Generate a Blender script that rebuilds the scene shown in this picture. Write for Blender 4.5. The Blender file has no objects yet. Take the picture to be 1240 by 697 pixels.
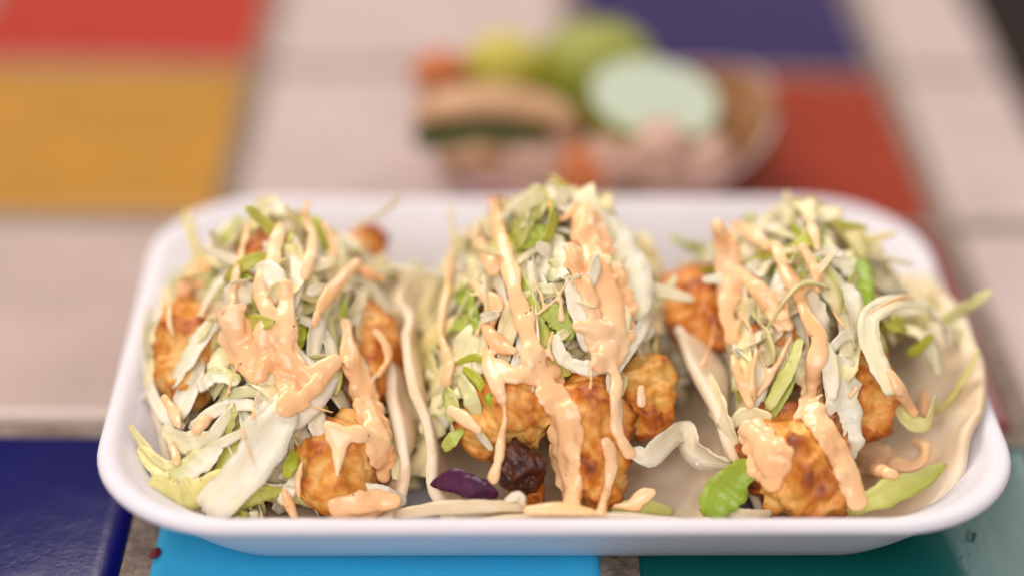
import bpy, bmesh, math, random
from mathutils import Vector, Matrix, noise
from mathutils.bvhtree import BVHTree
import numpy as np
random.seed(11)
RND = random.Random(11)

# ------------------------------------------------------------------ camera, world, lamps, exposure
scene = bpy.context.scene
FPX, PITCH, YAW, ROLL = 2403.36, 0.546371, 0.0187191, 0.0201121
CAM = Vector((-0.0322958, -0.419938, 0.298502))
_cp, _sp = math.cos(PITCH), math.sin(PITCH)
_f = Vector((math.sin(YAW) * _cp, math.cos(YAW) * _cp, -_sp))
_r = Vector((math.cos(YAW), -math.sin(YAW), 0))
_u = _r.cross(_f)
AX_R = _r * math.cos(ROLL) + _u * math.sin(ROLL)
AX_U = _u * math.cos(ROLL) - _r * math.sin(ROLL)
AX_F = _f
cam_data = bpy.data.cameras.new("camera")
cam = bpy.data.objects.new("camera", cam_data)
scene.collection.objects.link(cam)
m = Matrix((AX_R, AX_U, -AX_F)).transposed().to_4x4()
m.translation = CAM
cam.matrix_world = m
cam_data.sensor_width = 36
cam_data.lens = FPX / 1240 * 36
cam_data.clip_start = 0.02
cam_data.clip_end = 50
cam_data.dof.use_dof = True
cam_data.dof.focus_distance = 0.463
cam_data.dof.aperture_fstop = 2.15
scene.camera = cam

world = bpy.data.worlds.new("World")
scene.world = world
world.use_nodes = True
wn = world.node_tree.nodes
wn["Background"].inputs[0].default_value = (1.0, 0.89, 0.83, 1)
wn["Background"].inputs[1].default_value = 0.27


def area_lamp(name, loc, target, sx, sy, power, color):
    d = bpy.data.lights.new(name, 'AREA')
    d.shape = 'RECTANGLE'
    d.size, d.size_y = sx, sy
    d.energy = power
    d.color = color
    o = bpy.data.objects.new(name, d)
    scene.collection.objects.link(o)
    o.location = loc
    o.rotation_euler = (Vector(target) - Vector(loc)).to_track_quat('-Z', 'Y').to_euler()
    return o


area_lamp("window_light", (-0.55, 0.75, 1.25), (0, 0, 0.03), 0.9, 0.7, 18.0, (1.0, 0.90, 0.80))
area_lamp("sky_light", (-0.25, -1.15, 1.0), (0, 0, 0.03), 1.2, 0.9, 15.5, (1.0, 0.92, 0.90))
area_lamp("side_opening", (0.62, 0.80, 0.66), (0.1, 0, 0.0), 0.5, 0.42, 3.2, (1.0, 0.95, 0.92))

scene.render.engine = 'CYCLES'
scene.cycles.use_denoising = True
scene.view_settings.view_transform = 'Standard'
scene.view_settings.look = 'None'
scene.view_settings.gamma = 1
scene.view_settings.exposure = 0.17
scene.view_settings.use_curve_mapping = False

# ------------------------------------------------------------------ helpers
COL = scene.collection


def srgb(r, g, b):
    def c(v):
        v /= 255
        return v / 12.92 if v <= 0.04045 else ((v + 0.055) / 1.055) ** 2.4
    return (c(r), c(g), c(b), 1)


def link(name, me, mat=None, parent=None, smooth=True, color=None):
    o = bpy.data.objects.new(name, me)
    COL.objects.link(o)
    if mat and not me.materials:
        me.materials.append(mat)
    if parent is not None:
        o.parent = parent
        o.matrix_parent_inverse = Matrix.Translation(-parent.location) if parent.type == 'EMPTY' else Matrix.Identity(4)
    if smooth:
        me.polygons.foreach_set('use_smooth', [True] * len(me.polygons))
    if color:
        o.color = (*color[:3], 1)
    return o


def mesh_from(name, verts, faces, outward=True):
    me = bpy.data.meshes.new(name)
    me.from_pydata([tuple(v) for v in verts], [], faces)
    if outward:
        bm = bmesh.new()
        bm.from_mesh(me)
        bmesh.ops.recalc_face_normals(bm, faces=bm.faces[:])
        bm.to_mesh(me)
        bm.free()
    me.update()
    return me


def thing(name, label, cat, loc=(0, 0, 0), group=None):
    o = bpy.data.objects.new(name, None)
    COL.objects.link(o)
    o.location = loc
    o.empty_display_size = 0.01
    tag(o, label, cat, group)
    return o


def tag(o, label, cat, group=None):
    o['label'] = label
    o['category'] = cat
    if group:
        o['group'] = group
    return o


def ray_dir(px, py):
    return AX_R * ((px - 620) / FPX) - AX_U * ((py - 348.5) / FPX) + AX_F


def at_y(px, py, Y):
    d = ray_dir(px, py)
    return CAM + d * ((Y - CAM.y) / d.y)


def at_z(px, py, Z):
    d = ray_dir(px, py)
    return CAM + d * ((Z - CAM.z) / d.z)


def catmull(pts, n):
    """resample a polyline of equal-length tuples with a Catmull-Rom spline, n samples"""
    P = np.array(pts, float)
    if len(P) == 2:
        t = np.linspace(0, 1, n)[:, None]
        return P[0] * (1 - t) + P[1] * t
    P = np.vstack([2 * P[0] - P[1], P, 2 * P[-1] - P[-2]])
    k = len(P) - 3
    out = []
    for i in range(n):
        s = i / (n - 1) * k
        j = min(int(s), k - 1)
        t = s - j
        a, b, c, d = P[j:j + 4]
        out.append(0.5 * (2 * b + (c - a) * t + (2 * a - 5 * b + 4 * c - d) * t * t + (3 * b - a - 3 * c + d) * t ** 3))
    return np.array(out)


# ------------------------------------------------------------------ materials
def new_mat(name):
    mt = bpy.data.materials.new(name)
    mt.use_nodes = True
    nt = mt.node_tree
    b = nt.nodes['Principled BSDF']
    return mt, nt, b


def N(nt, kind, **kw):
    n = nt.nodes.new(kind)
    for k, v in kw.items():
        if k.startswith('i_'):
            n.inputs[k[2:].replace('_', ' ')].default_value = v
        else:
            setattr(n, k, v)
    return n


def noise_node(nt, scale, detail=3, rough=0.5, coord='Object', vec=None):
    n = N(nt, 'ShaderNodeTexNoise')
    n.inputs['Scale'].default_value = scale
    n.inputs['Detail'].default_value = detail
    n.inputs['Roughness'].default_value = rough
    if vec is None:
        tc = N(nt, 'ShaderNodeTexCoord')
        nt.links.new(tc.outputs[coord], n.inputs['Vector'])
    else:
        nt.links.new(vec, n.inputs['Vector'])
    return n


def ramp(nt, src, stops):
    r = N(nt, 'ShaderNodeValToRGB')
    e = r.color_ramp.elements
    while len(e) < len(stops):
        e.new(0.5)
    for el, (p, c) in zip(e, stops):
        el.position = p
        el.color = c if len(c) == 4 else (*c, 1)
    nt.links.new(src, r.inputs[0])
    return r


def mixrgb(nt, mode, fac, a, b):
    n = N(nt, 'ShaderNodeMix', data_type='RGBA', blend_type=mode)
    for sock, v in ((n.inputs[0], fac), (n.inputs[6], a), (n.inputs[7], b)):
        if hasattr(v, 'is_output'):
            nt.links.new(v, sock)
        else:
            sock.default_value = v
    return n.outputs[2]


def bump(nt, src, strength, dist, bsdf, prev=None):
    b = N(nt, 'ShaderNodeBump')
    b.inputs['Strength'].default_value = strength
    b.inputs['Distance'].default_value = dist
    nt.links.new(src, b.inputs['Height'])
    if prev:
        nt.links.new(prev, b.inputs['Normal'])
    nt.links.new(b.outputs[0], bsdf.inputs['Normal'])
    return b.outputs[0]


def sss(b, w, radius, scale):
    b.inputs['Subsurface Weight'].default_value = w
    b.inputs['Subsurface Radius'].default_value = radius
    b.inputs['Subsurface Scale'].default_value = scale


def mat_cabbage():
    mt, nt, b = new_mat('cabbage')
    at = N(nt, 'ShaderNodeAttribute', attribute_name='tint')
    n = noise_node(nt, 300, 3)
    r = ramp(nt, n.outputs[0], [(0.30, (0.97, 0.94, 0.80)), (0.62, (1, 1, 1))])
    col = mixrgb(nt, 'MULTIPLY', 0.7, at.outputs['Color'], r.outputs[0])
    # fibres run along the shred
    av = N(nt, 'ShaderNodeAttribute', attribute_name='along')
    fib = noise_node(nt, 1.0, 3, 0.6, vec=av.outputs['Vector'])
    rf = ramp(nt, fib.outputs[0], [(0.36, (0.96, 0.93, 0.78)), (0.56, (1, 1, 1))])
    col = mixrgb(nt, 'MULTIPLY', 0.8, col, rf.outputs[0])
    nt.links.new(col, b.inputs['Base Color'])
    b.inputs['Roughness'].default_value = 0.28
    b.inputs['Specular IOR Level'].default_value = 0.5
    sss(b, 0.25, (1.0, 1.0, 0.8), 0.0004)
    n2 = noise_node(nt, 800, 3)
    nb = bump(nt, n2.outputs[0], 0.3, 0.0005, b)
    bump(nt, fib.outputs[0], 0.45, 0.0006, b, nb)
    tr = N(nt, 'ShaderNodeBsdfTranslucent')
    nt.links.new(col, tr.inputs['Color'])
    mx = N(nt, 'ShaderNodeMixShader')
    mx.inputs[0].default_value = 0.12
    nt.links.new(b.outputs[0], mx.inputs[1])
    nt.links.new(tr.outputs[0], mx.inputs[2])
    nt.links.new(mx.outputs[0], nt.nodes['Material Output'].inputs[0])
    return mt


def mat_sauce():
    mt, nt, b = new_mat('chipotle_sauce')
    n = noise_node(nt, 45, 2)
    r = ramp(nt, n.outputs[0], [(0.35, srgb(249, 192, 136)), (0.65, srgb(255, 214, 168))])
    v = N(nt, 'ShaderNodeTexVoronoi')
    v.inputs['Scale'].default_value = 330
    tc = N(nt, 'ShaderNodeTexCoord')
    nt.links.new(tc.outputs['Object'], v.inputs['Vector'])
    sp = ramp(nt, v.outputs['Distance'], [(0.05, (1, 1, 1)), (0.13, (0, 0, 0))])
    # only a few cells carry a pepper speck
    sep = N(nt, 'ShaderNodeSeparateColor')
    nt.links.new(v.outputs['Color'], sep.inputs[0])
    few = N(nt, 'ShaderNodeMath', operation='GREATER_THAN')
    few.inputs[1].default_value = 0.86
    nt.links.new(sep.outputs[0], few.inputs[0])
    mul = N(nt, 'ShaderNodeMath', operation='MULTIPLY')
    nt.links.new(sp.outputs[0], mul.inputs[0])
    nt.links.new(few.outputs[0], mul.inputs[1])
    col = mixrgb(nt, 'MIX', mul.outputs[0], r.outputs[0], srgb(120, 62, 36))
    nt.links.new(col, b.inputs['Base Color'])
    b.inputs['Roughness'].default_value = 0.2
    b.inputs['Specular IOR Level'].default_value = 0.5
    sss(b, 0.3, (1.0, 0.7, 0.4), 0.0012)
    n2 = noise_node(nt, 420, 3)
    bump(nt, n2.outputs[0], 0.22, 0.0006, b)
    return mt


def mat_shrimp():
    mt, nt, b = new_mat('fried_batter')
    at = N(nt, 'ShaderNodeAttribute', attribute_name='crust')
    n = noise_node(nt, 120, 4, 0.6)
    add = N(nt, 'ShaderNodeMath', operation='ADD')
    nt.links.new(n.outputs[0], add.inputs[0])
    nt.links.new(at.outputs['Fac'], add.inputs[1])
    r = ramp(nt, add.outputs[0], [(0.28, srgb(240, 192, 112)), (0.50, srgb(222, 150, 58)), (0.68, srgb(182, 96, 30)), (0.92, srgb(100, 42, 16))])
    oi = N(nt, 'ShaderNodeObjectInfo')
    col = mixrgb(nt, 'MULTIPLY', 1.0, r.outputs[0], oi.outputs['Color'])
    nt.links.new(col, b.inputs['Base Color'])
    b.inputs['Roughness'].default_value = 0.30
    sss(b, 0.25, (1.0, 0.5, 0.2), 0.002)
    n2 = noise_node(nt, 700, 4, 0.65)
    bump(nt, n2.outputs[0], 0.55, 0.0009, b)
    return mt


def mat_char():
    mt, nt, b = new_mat('charred_batter')
    n = noise_node(nt, 350, 4)
    r = ramp(nt, n.outputs[0], [(0.35, srgb(38, 16, 12)), (0.65, srgb(92, 42, 26))])
    nt.links.new(r.outputs[0], b.inputs['Base Color'])
    b.inputs['Roughness'].default_value = 0.3
    n2 = noise_node(nt, 800, 4)
    bump(nt, n2.outputs[0], 0.6, 0.001, b)
    return mt


def mat_tortilla():
    mt, nt, b = new_mat('flour_tortilla')
    n = noise_node(nt, 60, 4)
    r = ramp(nt, n.outputs[0], [(0.3, srgb(224, 198, 160)), (0.55, srgb(238, 220, 192)), (0.8, srgb(246, 234, 214))])
    n3 = noise_node(nt, 95, 3)
    r3 = ramp(nt, n3.outputs[0], [(0.62, (0, 0, 0)), (0.78, (0.7, 0.7, 0.7))])
    col = mixrgb(nt, 'MIX', r3.outputs[0], r.outputs[0], srgb(206, 160, 110))
    nt.links.new(col, b.inputs['Base Color'])
    b.inputs['Roughness'].default_value = 0.55
    sss(b, 0.3, (1.0, 0.7, 0.45), 0.003)
    n2 = noise_node(nt, 240, 4)
    bump(nt, n2.outputs[0], 0.35, 0.001, b)
    return mt


def mat_foam():
    mt, nt, b = new_mat('white_foam')
    n = noise_node(nt, 18, 2)
    r = ramp(nt, n.outputs[0], [(0.3, (0.68, 0.655, 0.715)), (0.7, (0.72, 0.695, 0.75))])
    nt.links.new(r.outputs[0], b.inputs['Base Color'])
    b.inputs['Roughness'].default_value = 0.6
    sss(b, 0.4, (1, 0.95, 0.95), 0.004)
    v = N(nt, 'ShaderNodeTexVoronoi')
    v.inputs['Scale'].default_value = 900
    tc = N(nt, 'ShaderNodeTexCoord')
    nt.links.new(tc.outputs['Object'], v.inputs['Vector'])
    bump(nt, v.outputs['Distance'], 0.10, 0.0005, b)
    return mt


def mat_tile():
    mt, nt, b = new_mat('glazed_tile')
    oi = N(nt, 'ShaderNodeObjectInfo')
    n = noise_node(nt, 30, 4)
    r = ramp(nt, n.outputs[0], [(0.3, (0.86, 0.86, 0.86)), (0.7, (1, 1, 1))])
    col = mixrgb(nt, 'MULTIPLY', 1.0, oi.outputs['Color'], r.outputs[0])
    n4 = noise_node(nt, 1500, 2)
    r4 = ramp(nt, n4.outputs[0], [(0.66, (1, 1, 1)), (0.74, (0.72, 0.72, 0.74))])
    col = mixrgb(nt, 'MULTIPLY', 0.6, col, r4.outputs[0])
    nt.links.new(col, b.inputs['Base Color'])
    b.inputs['Roughness'].default_value = 0.14
    b.inputs['Specular IOR Level'].default_value = 0.2
    n2 = noise_node(nt, 55, 3)
    nb = bump(nt, n2.outputs[0], 0.10, 0.0012, b)
    n3 = noise_node(nt, 700, 2)
    bump(nt, n3.outputs[0], 0.05, 0.0004, b, nb)
    return mt


def mat_grout():
    mt, nt, b = new_mat('grey_grout')
    n = noise_node(nt, 300, 5, 0.65)
    r = ramp(nt, n.outputs[0], [(0.3, srgb(88, 74, 64)), (0.7, srgb(150, 134, 120))])
    nt.links.new(r.outputs[0], b.inputs['Base Color'])
    b.inputs['Roughness'].default_value = 0.85
    n2 = noise_node(nt, 900, 4)
    bump(nt, n2.outputs[0], 0.7, 0.001, b)
    return mt


def mat_plain(name, c, rough=0.5, var=0.25, scale=80, s=0.0, bumps=0.2):
    mt, nt, b = new_mat(name)
    n = noise_node(nt, scale, 3)
    lo = tuple(v * (1 - var) for v in c[:3])
    hi = tuple(min(1, v * (1 + var * 0.5)) for v in c[:3])
    r = ramp(nt, n.outputs[0], [(0.3, lo), (0.7, hi)])
    nt.links.new(r.outputs[0], b.inputs['Base Color'])
    b.inputs['Roughness'].default_value = rough
    if s:
        sss(b, s, (1, 0.8, 0.5), 0.004)
    n2 = noise_node(nt, scale * 6, 3)
    bump(nt, n2.outputs[0], bumps, 0.0008, b)
    return mt


def mat_check():
    mt, nt, b = new_mat('red_check_paper')
    tc = N(nt, 'ShaderNodeTexCoord')
    ck = N(nt, 'ShaderNodeTexChecker')
    ck.inputs['Scale'].default_value = 14
    ck.inputs['Color1'].default_value = srgb(205, 40, 70)
    ck.inputs['Color2'].default_value = srgb(238, 226, 226)
    nt.links.new(tc.outputs['UV'], ck.inputs['Vector'])
    nt.links.new(ck.outputs[0], b.inputs['Base Color'])
    b.inputs['Roughness'].default_value = 0.6
    return mt


M_CAB, M_SAUCE, M_SHRIMP, M_CHAR = mat_cabbage(), mat_sauce(), mat_shrimp(), mat_char()
M_TORT, M_FOAM, M_TILE, M_GROUT = mat_tortilla(), mat_foam(), mat_tile(), mat_grout()
M_PURPLE = mat_plain('purple_cabbage', srgb(74, 22, 62), 0.25, 0.5, 160)

# ------------------------------------------------------------------ the table: grout bed, each tile its own piece
T, G = 0.111, 0.0068
bed = bmesh.new()
XL, XR, YF, YB = -3 * T, 1.385 * T, -2.2 * T, 4 * T
bmesh.ops.create_cube(bed, size=1, matrix=Matrix.Translation(((XL + XR) / 2, (YF + YB) / 2, -0.0216)) @ Matrix.Diagonal((XR - XL, YB - YF, 0.04, 1)))
me = bpy.data.meshes.new('tabletop')
bed.to_mesh(me)
table = link('tabletop', me, M_GROUT, smooth=False)
table['kind'] = 'structure'


def tile_mesh(w, d):
    """pillow-edged ceramic tile, top at z=0, origin at its centre"""
    prof = [(0.0, -0.006), (0.0, -0.0022), (0.0004, -0.0011), (0.0012, -0.0004), (0.0026, -0.0001), (0.006, 0.0)]
    verts, faces = [], []

    def ring(ins, z):
        rc = max(0.0006, 0.0022 - ins * 0.2)
        hw, hd = w / 2 - ins, d / 2 - ins
        start = len(verts)
        for cx, cy, a0 in ((1, 1, 0), (-1, 1, 90), (-1, -1, 180), (1, -1, 270)):
            for k in range(4):
                a = math.radians(a0 + 30 * k)
                verts.append((cx * (hw - rc) + rc * math.cos(a), cy * (hd - rc) + rc * math.sin(a), z))
        return start
    rs = [ring(*p) for p in prof]
    n = 16
    for a, b in zip(rs, rs[1:]):
        for k in range(n):
            faces.append((a + k, a + (k + 1) % n, b + (k + 1) % n, b + k))
    faces.append(tuple(range(rs[-1], rs[-1] + n)))
    return mesh_from('tile', verts, faces)


WHITE = (192, 174, 170)
TILES = {
    -2: [(205, 60, 45), WHITE, (225, 160, 50), (30, 60, 140), WHITE],
    -1: [(30, 120, 120), (5, 7, 84), (64, 186, 234), (12, 92, 88), WHITE],
    0: [(192, 174, 170), (184, 164, 157), WHITE, (132, 26, 36), WHITE],
    1: [(40, 70, 150), (176, 128, 54), WHITE, (146, 54, 34), WHITE],
    2: [WHITE, (170, 56, 40), WHITE, (52, 42, 88), WHITE],
    3: [(225, 160, 50), WHITE, (40, 120, 120), WHITE, (190, 60, 45)],
}
tm = tile_mesh(T - G, T - G)
tm_half = tile_mesh(0.385 * T - G * 0.5, T - G)
for row, cols in TILES.items():
    for k, c in enumerate(cols):
        x0 = (k - 3) * T
        half = k == 4
        o = link('tile', tm_half if half else tm, M_TILE, table, smooth=True, color=srgb(*c))
        xc = (x0 + G * 0.5 + (0.385 * T - G * 0.5) / 2) if half else x0 + T / 2
        if row == -1:      # this row was laid with slightly uneven joints
            xc += (0, -0.0019, -0.0004, 0.0020, 0)[k]
            if k == 2:
                o.scale.x = 1.02
        o.location = (xc + RND.uniform(-0.0004, 0.0004), (row + 0.5) * T + RND.uniform(-0.0004, 0.0004), RND.uniform(-0.0002, 0.0001))
        o.rotation_euler = (RND.uniform(-0.003, 0.003), RND.uniform(-0.003, 0.003), RND.uniform(-0.003, 0.003))

fl = mesh_from('floor', [(-6, -6, -0.76), (6, -6, -0.76), (6, 8, -0.76), (-6, 8, -0.76)], [(0, 1, 2, 3)], False)
floor = link('floor', fl, mat_plain('dark_floor', srgb(72, 60, 56), 0.8, 0.3, 6), smooth=False)
floor['kind'] = 'structure'

# ------------------------------------------------------------------ the foam tray
TRAY_C = Vector((-0.0148, 0.0034))
TRAY_HW, TRAY_HD, TRAY_R = 0.1073, 0.0764, 0.033
TRAY_YAW = math.radians(0.9)


def tray_mesh():
    prof = [(0.050, 0.0015), (0.0285, 0.0004), (0.0245, 0.0), (0.0218, 0.0004), (0.0190, 0.0022), (0.0150, 0.0066), (0.0100, 0.0128), (0.0060, 0.0188),
            (0.0040, 0.0221), (0.0014, 0.0225), (0.0003, 0.0230), (0.0, 0.0237), (0.0002, 0.0244), (0.0008, 0.0251), (0.0019, 0.0254), (0.0034, 0.0252),
            (0.0048, 0.0243), (0.0058, 0.0230), (0.0074, 0.0219), (0.0093, 0.0203), (0.0140, 0.0145), (0.0188, 0.0085), (0.0230, 0.0055), (0.0275, 0.0044), (0.050, 0.0042)]
    verts, faces = [], []
    n_arc = 14
    n = 0
    for ins, z in prof:
        rc = max(0.009, TRAY_R - ins * 0.55)
        hw, hd = TRAY_HW - ins, TRAY_HD - ins
        ring = []
        for cx, cy, a0 in ((1, 1, 0), (-1, 1, 90), (-1, -1, 180), (1, -1, 270)):
            for k in range(n_arc + 1):
                a = math.radians(a0 + 90 * k / n_arc)
                ring.append(Vector((cx * (hw - rc) + rc * math.cos(a), cy * (hd - rc) + rc * math.sin(a), z)))
            # points along the straight side to the next corner
            nxt = {0: (-1, 1, 90), 90: (-1, -1, 180), 180: (1, -1, 270), 270: (1, 1, 0)}[a0]
            a = math.radians(nxt[2])
            q = Vector((nxt[0] * (hw - rc) + rc * math.cos(a), nxt[1] * (hd - rc) + rc * math.sin(a), z))
            p = ring[-1]
            for j in range(1, 12):
                ring.append(p.lerp(q, j / 12))
        n = len(ring)
        for p in ring:
            # pressed foam is never quite true: slow waviness
            wv = noise.noise((p.x * 14, p.y * 14, 3.1 + p.z * 8)) * 0.0007
            d = Vector((p.x, p.y, 0)).normalized()
            verts.append(p + d * wv + Vector((0, 0, wv * 0.5 * (z > 0.002))))
    for i in range(len(prof) - 1):
        for k in range(n):
            a, b = i * n + k, i * n + (k + 1) % n
            faces.append((a, b, b + n, a + n))
    faces.append(tuple(reversed(range(0, n))))
    faces.append(tuple(range((len(prof) - 1) * n, len(prof) * n)))
    return mesh_from('food_tray', verts, faces)


tray = link('food_tray', tray_mesh(), M_FOAM)
tray.location = (TRAY_C.x, TRAY_C.y, 0.0003)
tray.rotation_euler = (0, 0, TRAY_YAW)
tag(tray, 'white foam takeaway tray with rounded rim holding three tacos', 'food tray')

# ------------------------------------------------------------------ the three tacos: mound shape of each filling
FLOOR_Z = 0.0055
TACOS = [
    # cx, cy, ax, ay, h, exponent
    dict(cx=-0.0815, cy=0.004, ax=0.041, ay=0.067, h=0.049),
    dict(cx=-0.0145, cy=0.004, ax=0.042, ay=0.068, h=0.057),
    dict(cx=0.0485, cy=0.004, ax=0.043, ay=0.068, h=0.052),
]


def mound1(i, x, y):
    t = TACOS[i]
    dx, dy = abs(x - t['cx']) / t['ax'], (y - t['cy'] - 0.006) / t['ay']
    dy = dy / 0.50 if dy > 0 else -dy
    return FLOOR_Z + t['h'] * max(0, 1 - dx ** 1.75) ** 0.9 * max(0, 1 - dy ** 2.0) ** 0.75


def mound(x, y):
    return max(mound1(i, x, y) for i in range(3))


def mound_normal(x, y):
    e = 0.004
    return Vector((mound(x - e, y) - mound(x + e, y), mound(x, y - e) - mound(x, y + e), 2 * e)).normalized()


def F(px, py, off=0.0):
    """point of the filling's surface met along the line of sight, raised by off along that line"""
    d = ray_dir(px, py)
    t = 0.36
    while t < 0.75:
        p = CAM + d * t
        if p.z <= mound(p.x, p.y):
            break
        t += 0.001
    if p.y > 0.030:      # passes over the heap: keep to its crest
        t = (0.024 - CAM.y) / d.y
    return CAM + d * (t - off / d.length)


MPP = 0.00021     # metres per photograph pixel at the tacos


def ribbon_geo(pts, widths, normals, thick, curl=0.2, jag=0.0, seed=0, nw=4):
    """closed strip: pts (n,3), widths (n), normals; cupped cross-section with a rib, ragged edges"""
    n = len(pts)
    verts, faces, across = [], [], []
    rr = random.Random(seed)
    ph = rr.uniform(0, 50)
    rib = rr.uniform(-0.5, 0.5)
    wmax = max(widths) + 1e-9
    for i in range(n):
        p = Vector(pts[i])
        tan = (Vector(pts[min(i + 1, n - 1)]) - Vector(pts[max(i - 1, 0)])).normalized()
        nm = Vector(normals[i])
        nm = (nm - tan * nm.dot(tan))
        if nm.length < 1e-5:
            nm = tan.orthogonal()
        nm.normalize()
        side = tan.cross(nm)
        w = widths[i]
        th = thick * (0.7 + 0.3 * w / wmax)
        row_t, row_b = [], []
        for j in range(nw + 1):
            s = j / nw * 2 - 1
            fr = 0
            if abs(s) > 0.9:
                fr = 0.22 * noise.noise((i * 0.35 + ph, s * 3, 4.1)) + jag * noise.noise((i * 0.9 + ph, s * 3, 1.7))
            cup = curl * w * (s * s - 0.4) * 0.5
            rip = (0.05 + jag * 0.6) * w * noise.noise((i * 0.5 + ph, s * 1.5, 8.8))
            # cut ends are slanted, not square
            sl = 0.0
            if i == 0 or i == n - 1:
                sl = 0.35 * w * noise.noise((ph, i, s * 1.3))
            q = p + side * (s * (w / 2) * (1 + fr)) + nm * (cup + rip) + tan * sl
            tt = th * (0.5 - 0.34 * abs(s) ** 4 + 0.22 * math.exp(-((s - rib) / 0.3) ** 2))
            row_t.append(q + nm * tt)
            row_b.append(q - nm * tt)
            across.append(s)
        across += across[-(nw + 1):][::-1]
        verts += row_t + row_b[::-1]
    k = 2 * (nw + 1)
    for i in range(n - 1):
        for j in range(k):
            a, b = i * k + j, i * k + (j + 1) % k
            faces.append((a, b, b + k, a + k))
    faces.append(tuple(reversed(range(k))))
    faces.append(tuple(range((n - 1) * k, n * k)))
    return verts, faces, across


def tint_of(base, across, n, seed, green=None):
    """leaf colour: pale rib, greener towards one edge and one end on some shreds"""
    rr = random.Random(seed * 7 + 1)
    g = rr.choice((0, 0, 0, 0, 0.3, 0.75)) if green is None else green
    sd = rr.choice((-1, 1))
    e1 = rr.uniform(-0.5, 0.5)
    k = len(across) // n
    gc = Vector(srgb(196, 202, 74)[:3])
    b = Vector(base[:3])
    out = []
    for q, s in enumerate(across):
        u = (q // k) / max(1, n - 1) - 0.5
        f = g * min(1, max(0, (s * sd * 0.7 + e1 * u * 3 + 0.1)))
        out.append(b.lerp(gc, f))
    return out


def set_tint(me, cols, across):
    """leaf colour, and fibre coordinates that run along each shred"""
    co = np.empty(len(me.vertices) * 3)
    me.vertices.foreach_get('co', co)
    co = co.reshape(-1, 3)
    al = np.zeros((len(co), 3))
    al[:, 0] = np.array(across) * 5.0
    al[:, 1] = co[:, 1] * 90
    al[:, 2] = co[:, 0] * 90 + co[:, 2] * 40
    av = me.attributes.new('along', 'FLOAT_VECTOR', 'POINT')
    av.data.foreach_set('vector', al.ravel())
    at = me.attributes.new('tint', 'FLOAT_COLOR', 'POINT')
    at.data.foreach_set('color', [c for v in cols for c in (v[0], v[1], v[2], 1.0)])


SOLID_V, SOLID_F = [], []      # what the sauce falls on


def add_solid(verts, faces):
    o = len(SOLID_V)
    SOLID_V.extend([Vector(v) for v in verts])
    SOLID_F.extend([tuple(o + k for k in f) for f in faces])


TG = 'tacos lying side by side in the foam tray'
ROOTS = [
    thing('taco', 'shrimp taco heaped with cabbage, broad white leaf hanging over the tray corner', 'taco', (-0.083, 0.0, FLOOR_Z), TG),
    thing('taco', 'shrimp taco with purple cabbage sliver and charred crumb, between the other two tacos', 'taco', (-0.0145, 0.0, FLOOR_Z), TG),
    thing('taco', 'shrimp taco with bright green leaf chunk and cabbage spikes sticking past tray rim', 'taco', (0.043, 0.0, FLOOR_Z), TG),
]

INNER = [(0.0, 0.0260), (0.0042, 0.0256), (0.0068, 0.0233), (0.0095, 0.0206), (0.0140, 0.0148), (0.0188, 0.0088), (0.0230, 0.0058), (0.0275, 0.0047), (0.09, 0.0045)]


def tray_z(x, y):
    """height of the tray's inner surface"""
    hx, hy = TRAY_HW - abs(x - TRAY_C.x), TRAY_HD - abs(y - TRAY_C.y)
    ins = min(hx, hy)
    if hx < TRAY_R and hy < TRAY_R:
        ins = TRAY_R - math.hypot(TRAY_R - hx, TRAY_R - hy)
    ins = max(0.0, ins)
    for (a, za), (b, zb) in zip(INNER, INNER[1:]):
        if ins <= b:
            return za + (zb - za) * (ins - a) / (b - a)
    return 0.0045


# tortillas ---------------------------------------------------------
def tortilla(i, section, y0, y1, reach, skew=0.0, seed=1):
    """folded round tortilla: section = (x,z) polyline from its left edge over the fold to its right edge"""
    nu, nv = 56, 36
    S = catmull(section, nu)
    seg = np.r_[0, np.cumsum(np.linalg.norm(np.diff(S, axis=0), axis=1))]
    L = seg[-1]
    yc, R = (y0 + y1) / 2, (y1 - y0) / 2
    top, bot = [], []
    for a in range(nu):
        s = (seg[a] / L * 2 - 1)
        half = R * math.sqrt(max(0.0, 1 - (abs(s) * reach) ** 2.2))
        tx = S[min(a + 1, nu - 1)] - S[max(a - 1, 0)]
        nrm = Vector((-tx[1], 0, tx[0])).normalized()
        for b in range(nv):
            v = b / (nv - 1) * 2 - 1
            y = yc + half * v + skew * s
            w = 0.0034 * noise.noise((seg[a] * 34 + seed * 7, y * 34, seed)) + 0.0012 * noise.noise((seg[a] * 95, y * 95, seed))
            w *= 0.4 + abs(s)
            p = Vector((S[a][0], y, S[a][1])) + nrm * w
            p.z = max(p.z, tray_z(p.x, p.y) + 0.0016)
            edge = max(abs(v), abs(s))
            th = 0.0013 * (1 - 0.25 * max(0, (edge - 0.95) / 0.05)) * (1 + 0.35 * noise.noise((seg[a] * 200, y * 200, seed)))
            top.append(p + nrm * th)
            bot.append(p - nrm * th)
    verts = top + bot
    o = nu * nv
    faces = []
    for a in range(nu - 1):
        for b in range(nv - 1):
            q = (a * nv + b, a * nv + b + 1, (a + 1) * nv + b + 1, (a + 1) * nv + b)
            faces.append(q[::-1])
            faces.append(tuple(o + k for k in q))
    border = [(a * nv) for a in range(nu)] + [((nu - 1) * nv + b) for b in range(1, nv)] + [(a * nv + nv - 1) for a in range(nu - 2, -1, -1)] + [b for b in range(nv - 2, 0, -1)]
    for a, b in zip(border, border[1:] + border[:1]):
        faces.append((a, b, o + b, o + a))
    add_solid(verts, faces)
    return link('tortilla', mesh_from('tortilla', verts, faces), M_TORT, ROOTS[i])


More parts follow.
